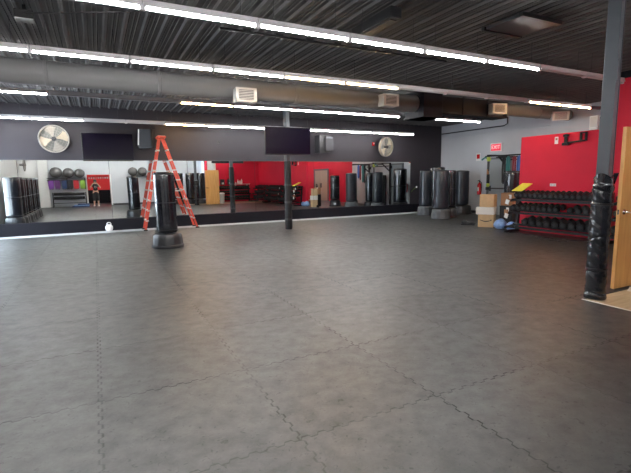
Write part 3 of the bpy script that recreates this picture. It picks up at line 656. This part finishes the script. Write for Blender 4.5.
# ------------------------------------------------------------------ dumbbell racks
def hexhead(r, x0, x1):
    q = MB(); pr = [(r * .86, x0), (r, x0 + .018), (r, x1 - .018), (r * .86, x1)]
    return q.lathe(pr, 6, R=Matrix.Rotation(PI / 2, 3, 'Y'))
def make_dumbbell(r, label, group, loc):
    t = thing('dumbbell', label, 'dumbbell', loc, 0, group)
    L = .13 + r * .55
    hexhead(r, -L, -L + r * 1.15 + .01).build('weight_head', m_rubber, t, angle=25); hexhead(r, L - r * 1.15 - .01, L).build('weight_head', m_rubber, t, angle=25)
    MB().cyl((-L + r, 0, 0), (L - r, 0, 0), .016, n=12).build('grip', m_chrome, t)
    MB().cyl((-L - .003, 0, 0), (-L + .004, 0, 0), r * .42, n=16).build('end_disc', m_base, t); return t
PROT = {}
def rack(name, loc, rz, L, rowspec, label, dlabel, ordinal=False, tags=False):
    """rack along local Y, front towards local -X; rows: (z, x, radius, y list)"""
    R3 = Matrix.Rotation(rz, 3, 'Z'); t = thing('dumbbell_rack', label, 'dumbbell rack', loc, rz, 'dumbbell racks')
    for s in (-1, 1):
        y = s * (L / 2 - .04)
        u = MB(); u.bar((.16, y, .04), (.24, y, 1.08), .06, .07).bar((-.28, y, .03), (.24, y, .03), .06, .06); u.build('upright', m_blackmetal, t)
        for z, x in ((.86, .08), (.53, .0), (.17, -.1)): MB().bar((x - .2, y, z - .035), (.22, y, z + .03), .035, .05).build('shelf_arm', m_blackmetal, t)
        if tags:
            for z, x in ((.93, -.14), (.60, -.22)): MB().box((x - .01, y - .0, z), (.012, .075, .10)).build('weight_plate_sign', m_white, t)
    for z, x in ((.86, .08), (.53, .0), (.17, -.1)):
        q = MB(); q.box((x - .16, 0, z - .01), (.035, L - .08, .055)); q.box((x + .11, 0, z + .035), (.035, L - .08, .055)); q.build('shelf', m_blackmetal, t)
    names = ['top', 'middle', 'bottom']
    for i, (z, x, r, ys) in enumerate(rowspec):
        for j, y in enumerate(ys):
            p = Vector(loc) + R3 @ Vector((x, y, z))
            lab = ('black dumbbell, %s from left on the %s shelf, %s' % (ORD[j], names[i], dlabel)) if ordinal else 'black dumbbell on the %s shelf of %s' % (names[i], dlabel)
            g = 'dumbbells on the %s shelf of %s' % (names[i], dlabel)
            if r not in PROT:
                o = PROT[r] = make_dumbbell(r, lab, g, p)
            else: o = dup(PROT[r], p, None, lab, g)
            o.rotation_euler = (0, -.18 if abs(rz) < .1 else 0, rz)
    return t
def ys(a, b, n): return [a + (b - a) * k / (n - 1) for k in range(n)] if n > 1 else [a]
Z1, Z2, Z3 = 1.0, .685, .345
rack('dumbbell_rack', (9.78, 6.52, 0), 0, 2.36,
     [(Z1, .055, .077, ys(1.0, -1.02, 16)), (Z2, -.02, .079, ys(1.02, -.14, 9) + ys(-.48, -1.02, 4)), (Z3 - .005, -.10, .10, ys(.60, -1.0, 9))],
     'black three-shelf dumbbell rack in front of the red partition', 'rack before red partition', True, True)
rack('dumbbell_rack', (9.78, 4.05, 0), 0, 2.36,
     [(Z1, .055, .077, ys(1.0, -1.0, 14)), (Z2, -.02, .078, ys(1.0, -1.0, 14)), (Z3 - .005, -.10, .094, ys(1.0, -1.0, 12))],
     'black dumbbell rack half hidden behind the padded column', 'the rack behind the padded column')
rack('dumbbell_rack', (9.78, 1.62, 0), 0, 2.2,
     [(Z1, .055, .077, ys(.88, -.6, 11)), (Z2, -.02, .078, ys(.88, -.6, 11)), (Z3 - .005, -.10, .094, ys(.88, -.6, 9))],
     'black dumbbell rack near the red corner, seen in the mirror', 'the rack near the red corner')
rack('dumbbell_rack', (8.2, .70, 0), -PI / 2, 2.4,
     [(Z1, .055, .077, ys(1.0, -1.0, 14)), (Z2, -.02, .078, ys(1.0, -1.0, 14)), (Z3 - .005, -.10, .094, ys(1.0, -1.0, 12))],
     'black dumbbell rack on the far red wall, seen in the mirror', 'the rack on the far red wall')
tw = MB(); tw.box((0, 0, 0), (.44, .30, .02), (0, -.42, 0)); 
tag(tw.build('towel', m_yellow, loc=(9.80, 7.45, 1.175), bevel=.006), 'bright yellow folded towel lying on the left end of the rack', 'towel')
gv = [(9.62, 7.63, .80), (9.6, 7.63, .44)]
for k, (x, y, z) in enumerate(gv):
    t = thing('weight_clip', 'white and grey card tag hanging on the rack left end, %s' % ['upper one', 'lower one'][k], 'tag', (x - .09, y + .03, z), 0, 'tags on the rack left end')
    MB().box((0, 0, 0), (.02, .10, .12), (.3, 0, 0)).build('card', m_white, t); MB().box((.015, .02, .10), (.03, .10, .12)).build('clip', m_card2, t)
cbm = MB(); pts = []
for k in range(60):
    u = k / 59; pts.append((9.42 + .07 * math.sin(9 * u + .5) + .05 * math.sin(23 * u), 7.5 - 2.2 * u, .015 + .012 * abs(math.sin(17 * u))))
tag(cbm.tube(pts, .014, 6).build('cable', m_black), 'black cable lying along the floor under the dumbbell rack', 'cable')
cbm = MB(); tag(cbm.tube([(9.15 + .08 * math.sin(k * .9), 6.5 - .03 * k, .012) for k in range(24)], .012, 6).build('jump_rope', m_base2), 'grey rope tangled on the floor before the dumbbell rack', 'rope')

# fittings on the red partition
pf = thing('paper_notice', 'small white notice high on the red partition', 'notice', (XP - .0015, 6.86, 2.32), -PI / 2)
MB().box((0, 0, 0), (.09, .004, .17)).build('sheet', m_white, pf); MB().box((0, -.003, .03), (.05, .002, .05)).build('print', m_card2, pf)
sw = thing('light_switch', 'white double switch plate on the red partition above the dumbbells', 'switch', (XP - .005, 6.88, 1.23), -PI / 2)
MB().box((0, 0, 0), (.16, .01, .07)).build('plate', m_white, sw, bevel=.003); MB().box((-.04, -.008, 0), (.03, .008, .045)).build('rocker', m_vent, sw); MB().box((.04, -.008, 0), (.03, .008, .045)).build('rocker', m_vent, sw)
wb = thing('wall_bar_bracket', 'black bar bracket fixed near the top of the red partition', 'bracket', (XP - .02, 6.35, 2.32), -PI / 2)
MB().box((-.26, 0, .0), (.06, .04, .26)).build('mounting_plate', m_blackmetal, wb); MB().box((-.24, -.03, -.11), (.16, .06, .06)).build('block', m_blackmetal, wb)
MB().box((-.24, -.03, .09), (.12, .05, .05)).build('block', m_blackmetal, wb); MB().cyl((-.26, -.06, -.09), (.24, -.06, -.06), .022).build('bar', m_blackmetal, wb)
MB().box((.12, -.03, .03), (.035, .05, .20)).build('post', m_blackmetal, wb); MB().box((.24, -.03, .03), (.035, .05, .20)).build('post', m_blackmetal, wb); MB().box((.18, -.03, .12), (.15, .05, .03)).build('link', m_blackmetal, wb)
ws = thing('wall_speaker', 'white speaker box standing on the red partition end beside the column', 'speaker', (XP + .05, 5.98, 2.485), -PI / 2)
MB().box((0, 0, .155), (.19, .16, .31)).build('cabinet', m_white, ws, bevel=.01); MB().box((0, -.083, .17), (.14, .008, .22)).build('grille', m_vent, ws); MB().box((.13, .02, .14), (.06, .1, .26)).build('side_bracket', m_black, ws)

# ------------------------------------------------------------------ wooden door at right
dr = thing('door_2', 'oak wooden door standing open at the right edge', 'door', (5.84, 3.05, .012), -.03); dr['kind'] = 'structure'
MB().box((.41, 0, 1.02), (.82, .045, 2.04)).build('leaf', m_wood_door, dr, bevel=.003)
for s in (-1, 1):
    h = MB(); h.cyl((.07, s * .022, .99), (.07, s * .032, .99), .032, n=20).build('rose', m_chrome, dr)
    MB().tube([(.07, s * .03, .99), (.07, s * .065, .99), (.10, s * .07, .99), (.19, s * .07, .985)], .010).build('lever_handle', m_chrome, dr)
MB().box((-.001, 0, .99), (.004, .02, .06)).build('latch_plate', m_chrome, dr)
for z in (.2, 1.0, 1.85): MB().cyl((.825, .0, z - .05), (.825, .0, z + .05), .012).build('hinge', m_chrome, dr)
ds = thing('door_stop', 'pale rubber door stop on the wood floor under the open door', 'door stop', (6.02, 2.93, -.01), .2)
MB().prism([(-.05, -.02, 0), (.06, -.02, 0), (.06, -.02, .035)], (0, .04, 0)).build('wedge', m_whitecard, ds); MB().box((.055, 0, .02), (.012, .045, .04)).build('heel', m_vent, ds)

# ------------------------------------------------------------------ things only the mirror shows
rk = thing('ball_shelf', 'wall shelf holding gym balls and coloured bands, seen in the mirror', 'shelf', (-1.5, YB + .02, 0))
for z in (1.70, 1.58): MB().box((0, .22, z), (2.0, .42, .03)).build('shelf_board', m_blackmetal, rk)
for x in (-.95, 0, .95): MB().box((x, .03, 1.35), (.05, .05, .66)).build('upright', m_blackmetal, rk)
for x in (-.95, .95): MB().bar((x, .04, 1.2), (x, .40, 1.57), .03, .03).build('brace', m_blackmetal, rk)
for k, (x, r) in enumerate(((-2.02, .33), (-1.38, .30), (-.80, .275))):
    b = MB().sphere((0, 0, 0), r, (1, 1, .92 if k == 0 else .95), 32, 20).build('gym_ball', m_ball, loc=(x, YB + .30, 1.725 + r * .95))
    tag(b, 'large grey gym ball on the wall shelf in the mirror, ' + ['left and biggest', 'middle one', 'right one'][k], 'gym ball', 'gym balls on the wall shelf'); b.location.y = YB + max(.34, r + .01)
for k, (x, m, n) in enumerate(((-2.3, m_purple, 'purple'), (-1.98, m_plum, 'dark plum'), (-1.63, m_navy, 'navy'), (-1.33, m_rubber, 'black'), (-1.02, m_redb, 'red'), (-.68, m_greenb, 'green'))):
    q = MB()
    for j in range(5):
        xx = (j - 2) * .05; q.tube([(xx, 0, .02), (xx + .015, .02, -.24), (xx, .03, -.47 - .02 * (j % 2)), (xx - .015, .05, -.24), (xx, .07, .02)], .028, 6)
    tag(q.build('band_bundle', m, loc=(x, YB + .46, 1.54)), '%s bundle of exercise bands hanging under the ball shelf in the mirror' % n, 'exercise bands', 'band bundles under the ball shelf')
lr = thing('roller_rack', 'low black rack with long rollers under the ball shelf in the mirror', 'rack', (-1.42, YB + .4, 0))
for x in (-.86, .86): MB().box((x, -.15, .43), (.05, .05, .86)).build('upright', m_blackmetal, lr); MB().box((x, 0, .03), (.05, .5, .05)).build('foot', m_blackmetal, lr)
for z in (.30, .52, .76): MB().box((0, -.02, z - .07), (1.7, .25, .025)).build('shelf', m_blackmetal, lr)
for k, z in enumerate((.52, .76)):
    t = thing('foam_roller', 'long black foam roller on the %s shelf of the low rack in the mirror' % ['middle', 'top'][k], 'foam roller', (-1.42, YB + .40, z + .025), 0, 'foam rollers on the low rack')
    MB().cyl((-.8, 0, 0), (.8, 0, 0), .075, n=20).build('roller', m_rubber, t)
    for x in (-.805, .805): MB().cyl((x - .004, 0, 0), (x + .004, 0, 0), .05, n=16).build('end_disc', m_base2, t)
for k, (x, w, h) in enumerate(((-.85, .9, .07), (-.80, .8, .06), (-.70, .6, .06))):
    z = [0, .072, .134][k]
    tag(MB().box((0, 0, h / 2), (w, .5, h)).build('exercise_mat', [m_navy, m_blueplastic, m_navy][k], loc=(x, YB + .98, z + .001), bevel=.015), '%s folded mat by the low rack in the mirror, %s of its pile' % (['navy', 'light blue', 'navy'][k], ['bottom', 'middle', 'top'][k]), 'mat', 'folded mats on the floor')
for k, x in enumerate((2.15, 2.72)):
    b = MB().sphere((0, 0, 0), .28, (1, 1, .96), 32, 20).build('gym_ball', m_ball, loc=(x, YB + .36, 2.066)); tag(b, 'grey gym ball above the standing bag in the mirror, %s of two' % ['left', 'right'][k], 'gym ball', 'gym balls on the short shelf')
sb = thing('ball_bracket', 'short wall shelf holding two gym balls, seen in the mirror', 'shelf', (2.45, YB + .02, 1.78))
MB().box((0, .2, 0), (1.3, .4, .03)).build('shelf_board', m_blackmetal, sb)
for x in (-.5, .5): MB().bar((x, .02, -.3), (x, .36, -.02), .03, .03).build('brace', m_blackmetal, sb)

# red end wall: shelf with bottles, dispensers, bin
sf = thing('wall_shelf', 'narrow white shelf on the far red wall in the mirror', 'shelf', (8.9, .25, 1.16)); MB().box((0, .1, 0), (1.15, .2, .03)).build('shelf_board', m_white, sf)
for x in (-.4, .4): MB().box((x, .05, -.05), (.03, .1, .08)).build('bracket', m_vent, sf)
for k, (x, h) in enumerate(((8.5, .12), (8.66, .30), (8.80, .24), (8.92, .34))):
    t = thing('bottle', 'white bottle on the narrow shelf in the mirror, ' + ['low one at the left end', 'second from the left', 'third from the left', 'tallest'][k], 'bottle', (x, .35, 1.178), 0, 'bottles on the narrow shelf')
    MB().lathe([(.04, 0), (.05, .01), (.05, h * .65), (.02, h * .8), (.02, h * .9)], 16).build('bottle', m_white, t); MB().cyl((0, 0, h * .9), (0, 0, h), .024, n=12).build('cap', m_vent, t)
for k, x in enumerate((7.6, 8.1)):
    t = thing('wall_dispenser', 'dark dispenser box on the far red wall in the mirror, %s one' % ['left', 'right'][k], 'dispenser', (x, .27, 1.32), 0, 'dispensers on the far red wall')
    MB().box((0, .04, 0), (.28, .12, .36)).build('body', m_dark_metal, t, bevel=.02); MB().box((0, .11, -.09), (.14, .02, .12)).build('paper_slot', m_white, t)
bn = thing('waste_bin', 'pale grey waste bin beside the open door in the mirror', 'bin', (6.98, 2.35, -.01))
MB().lathe([(.13, 0), (.14, .01), (.17, .58), (.175, .6)], 28).build('bin', m_clear, bn); MB().lathe([(.178, .6), (.185, .62), (.17, .66), (.08, .69)], 28).build('lid', m_white, bn)

# ------------------------------------------------------------------ person taking the photograph (seen in the mirror)
def skin(name, chains, m, parent, root=0):
    me = bpy.data.meshes.new(name); vs, es, rs = [], [], []
    for ch in chains:
        prev = None
        for p in ch:
            if isinstance(p, int): prev = p; continue
            vs.append(p[:3]); rs.append(p[3:]); i = len(vs) - 1
            if prev is not None: es.append((prev, i))
            prev = i
    me.from_pydata(vs, es, []); o = bpy.data.objects.new(name, me); COL.objects.link(o); o.parent = parent; me.materials.append(m)
    md = o.modifiers.new('skin', 'SKIN'); md.use_smooth_shade = True
    for i, r in enumerate(rs):
        sv = me.skin_vertices[0].data[i]; sv.radius = (r[0], r[1] if len(r) > 1 else r[0]); sv.use_root = (i == root)
    sd = o.modifiers.new('sub', 'SUBSURF'); sd.levels = sd.render_levels = 2
    return o
ps = thing('person', 'person in black t-shirt and trousers photographing in the mirror', 'person', (-.02, -.34, 0))
# body faces +Y; indices are order of new vertices
body = skin('body', [
    [(0, 0, .90, .125, .10), (0, .0, 1.03, .115, .085), (0, .0, 1.18, .135, .095), (0, -.01, 1.29, .12, .085), (0, -.01, 1.36, .055, .055), (0, .01, 1.42, .058, .062), (0, .02, 1.50, .078, .092), (0, .015, 1.56, .055, .065)],   # 0-7
    [0, (.09, 0, .82, .088, .088), (.105, .01, .48, .058, .058), (.11, -.01, .26, .052, .052), (.115, -.02, .09, .036, .036), (.12, .06, .04, .034, .03), (.125, .13, .03, .03, .022)],  # 8-13
    [0, (-.09, 0, .82, .088, .088), (-.105, .01, .48, .058, .058), (-.11, -.01, .26, .052, .052), (-.115, -.02, .09, .036, .036), (-.12, .06, .04, .034, .03), (-.125, .13, .03, .03, .022)],
    [3, (.16, -.01, 1.285, .055, .055), (.27, .05, 1.09, .042, .042), (.17, .20, 1.28, .034, .034), (.085, .27, 1.40, .026, .024), (.06, .285, 1.43, .03, .018)],
    [3, (-.16, -.01, 1.285, .055, .055), (-.27, .05, 1.09, .042, .042), (-.17, .20, 1.28, .034, .034), (-.085, .27, 1.40, .026, .024), (-.06, .285, 1.43, .03, .018)],
], m_skin, ps)
for s in (-1, 1):
    for j in range(4):
        x = s * .065; z = 1.405 + j * .018; L = (.9, 1.05, 1.1, .95)[3 - j]
        skin('finger', [[(x, .283, z, .009), (x - s * .03 * L, .31, z + .004, .0085), (x - s * .055 * L, .305, z + .006, .0075)]], m_skin, body)
    skin('thumb', [[(s * .07, .27, 1.405, .011), (s * .05, .262, 1.43, .010), (s * .03, .262, 1.445, .0085)]], m_skin, body)
    MB().sphere((s * .028, .103, 1.505), .011, (1, .6, .8), 12, 8).build('eye', m_white, body); MB().sphere((s * .08, .02, 1.49), .022, (.35, .7, 1.2), 12, 8).build('ear', m_skin, body)
MB().sphere((0, .118, 1.475), .016, (.8, 1, 1.3), 12, 8).build('nose', m_skin, body); MB().sphere((0, .105, 1.445), .02, (1.2, .4, .3), 12, 8).build('mouth', m_redband, body)
hr = MB(); hr.sphere((0, -.0, 1.54), .10, (.95, 1.1, .82), 24, 16); hr.sphere((0, -.05, 1.47), .075, (1, .7, 1.2), 20, 12); hr.build('hair', m_hair, body)
skin('shirt', [[(0, 0, .88, .145, .115), (0, 0, 1.03, .135, .10), (0, 0, 1.18, .15, .11), (0, -.01, 1.29, .128, .095), (0, -.01, 1.335, .075, .07)],
               [3, (.16, -.01, 1.285, .075, .075), (.225, .025, 1.17, .066, .066)], [3, (-.16, -.01, 1.285, .075, .075), (-.225, .025, 1.17, .066, .066)]], m_cloth, body)
skin('trousers', [[(0, 0, .94, .135, .11), (0, 0, .86, .13, .11)], [1, (.092, 0, .80, .10, .10), (.107, .01, .48, .075, .075), (.11, -.01, .30, .068, .068)], [1, (-.092, 0, .80, .10, .10), (-.107, .01, .48, .075, .075), (-.11, -.01, .30, .068, .068)]], m_cloth, body)
MB().ring((0, .118, 1.15), .05, .008, n=24, k=6).build('shirt_emblem', m_vent, body)
for s in (-1, 1): MB().sphere((s * .12, .06, .04), .5, (.10, .27, .10)).box((s * .12, .06, .012), (.10, .27, .024)).build('shoe', m_shoe, body)
ph = thing('phone', 'dark phone held up by the person in the mirror', 'phone', (-.02, -.035, 1.45)); MB().box((0, 0, 0), (.16, .009, .078)).build('case', m_black, ph, bevel=.004)
MB().box((0, -.0055, 0), (.15, .002, .07)).build('display', m_screen, ph); MB().cyl((.02, .004, .03), (.02, .008, .03), .008).build('lens', m_chrome, ph)

# ------------------------------------------------------------------ world, camera
w = bpy.data.worlds.new('world'); SC.world = w; w.use_nodes = True
bg = w.node_tree.nodes['Background']; bg.inputs[0].default_value = (.75, .87, 1.0, 1); bg.inputs[1].default_value = 6.0
pl = bpy.data.lights.new('window_portal', 'AREA'); pl.shape = 'RECTANGLE'; pl.size = wy1 - wy0; pl.size_y = wz1 - wz0; pl.cycles.is_portal = True
po = bpy.data.objects.new('window_portal', pl); COL.objects.link(po); po.location = (XL - .22, (wy0 + wy1) / 2, (wz0 + wz1) / 2)
po.rotation_euler = Euler((0, -PI / 2, 0)); po.rotation_euler = Matrix(((0, 0, -1), (1, 0, 0), (0, -1, 0))).to_euler()

V1 = (95.2, 181.5); V2 = (1161., 166.); cx, cy = 315.5, 236.5
a = Vector((V1[0] - cx, V1[1] - cy, 0)); b = Vector((V2[0] - cx, V2[1] - cy, 0)); f = math.sqrt(-a.dot(b))
Yc = Vector((a.x, a.y, f)).normalized(); Xc = Vector((b.x, b.y, f)).normalized(); Zc = Xc.cross(Yc)
if Zc.y > 0: Zc = -Zc
R = Matrix((Xc, Yc, Zc))
cam = bpy.data.cameras.new('camera'); cam.sensor_width = 36; cam.sensor_fit = 'HORIZONTAL'; cam.lens = f / 631 * 36; cam.clip_start = .01; cam.clip_end = 100
co = bpy.data.objects.new('camera', cam); COL.objects.link(co)
c0 = R.col[0]; c1 = -R.col[1]; c2_ = -R.col[2]
Mx = Matrix((c0, c1, c2_)).transposed().to_4x4(); Mx.translation = (0, 0, 1.48); co.matrix_world = Mx
SC.camera = co
SC.view_settings.view_transform = 'Standard'; SC.view_settings.look = 'None'; SC.view_settings.gamma = 1.0; SC.view_settings.exposure = 2.1
SC.view_settings.use_curve_mapping = False
cy_ = SC.cycles; cy_.max_bounces = 8; cy_.diffuse_bounces = 4; cy_.glossy_bounces = 5; cy_.use_light_tree = True; cy_.sample_clamp_indirect = 4.0; cy_.blur_glossy = .5
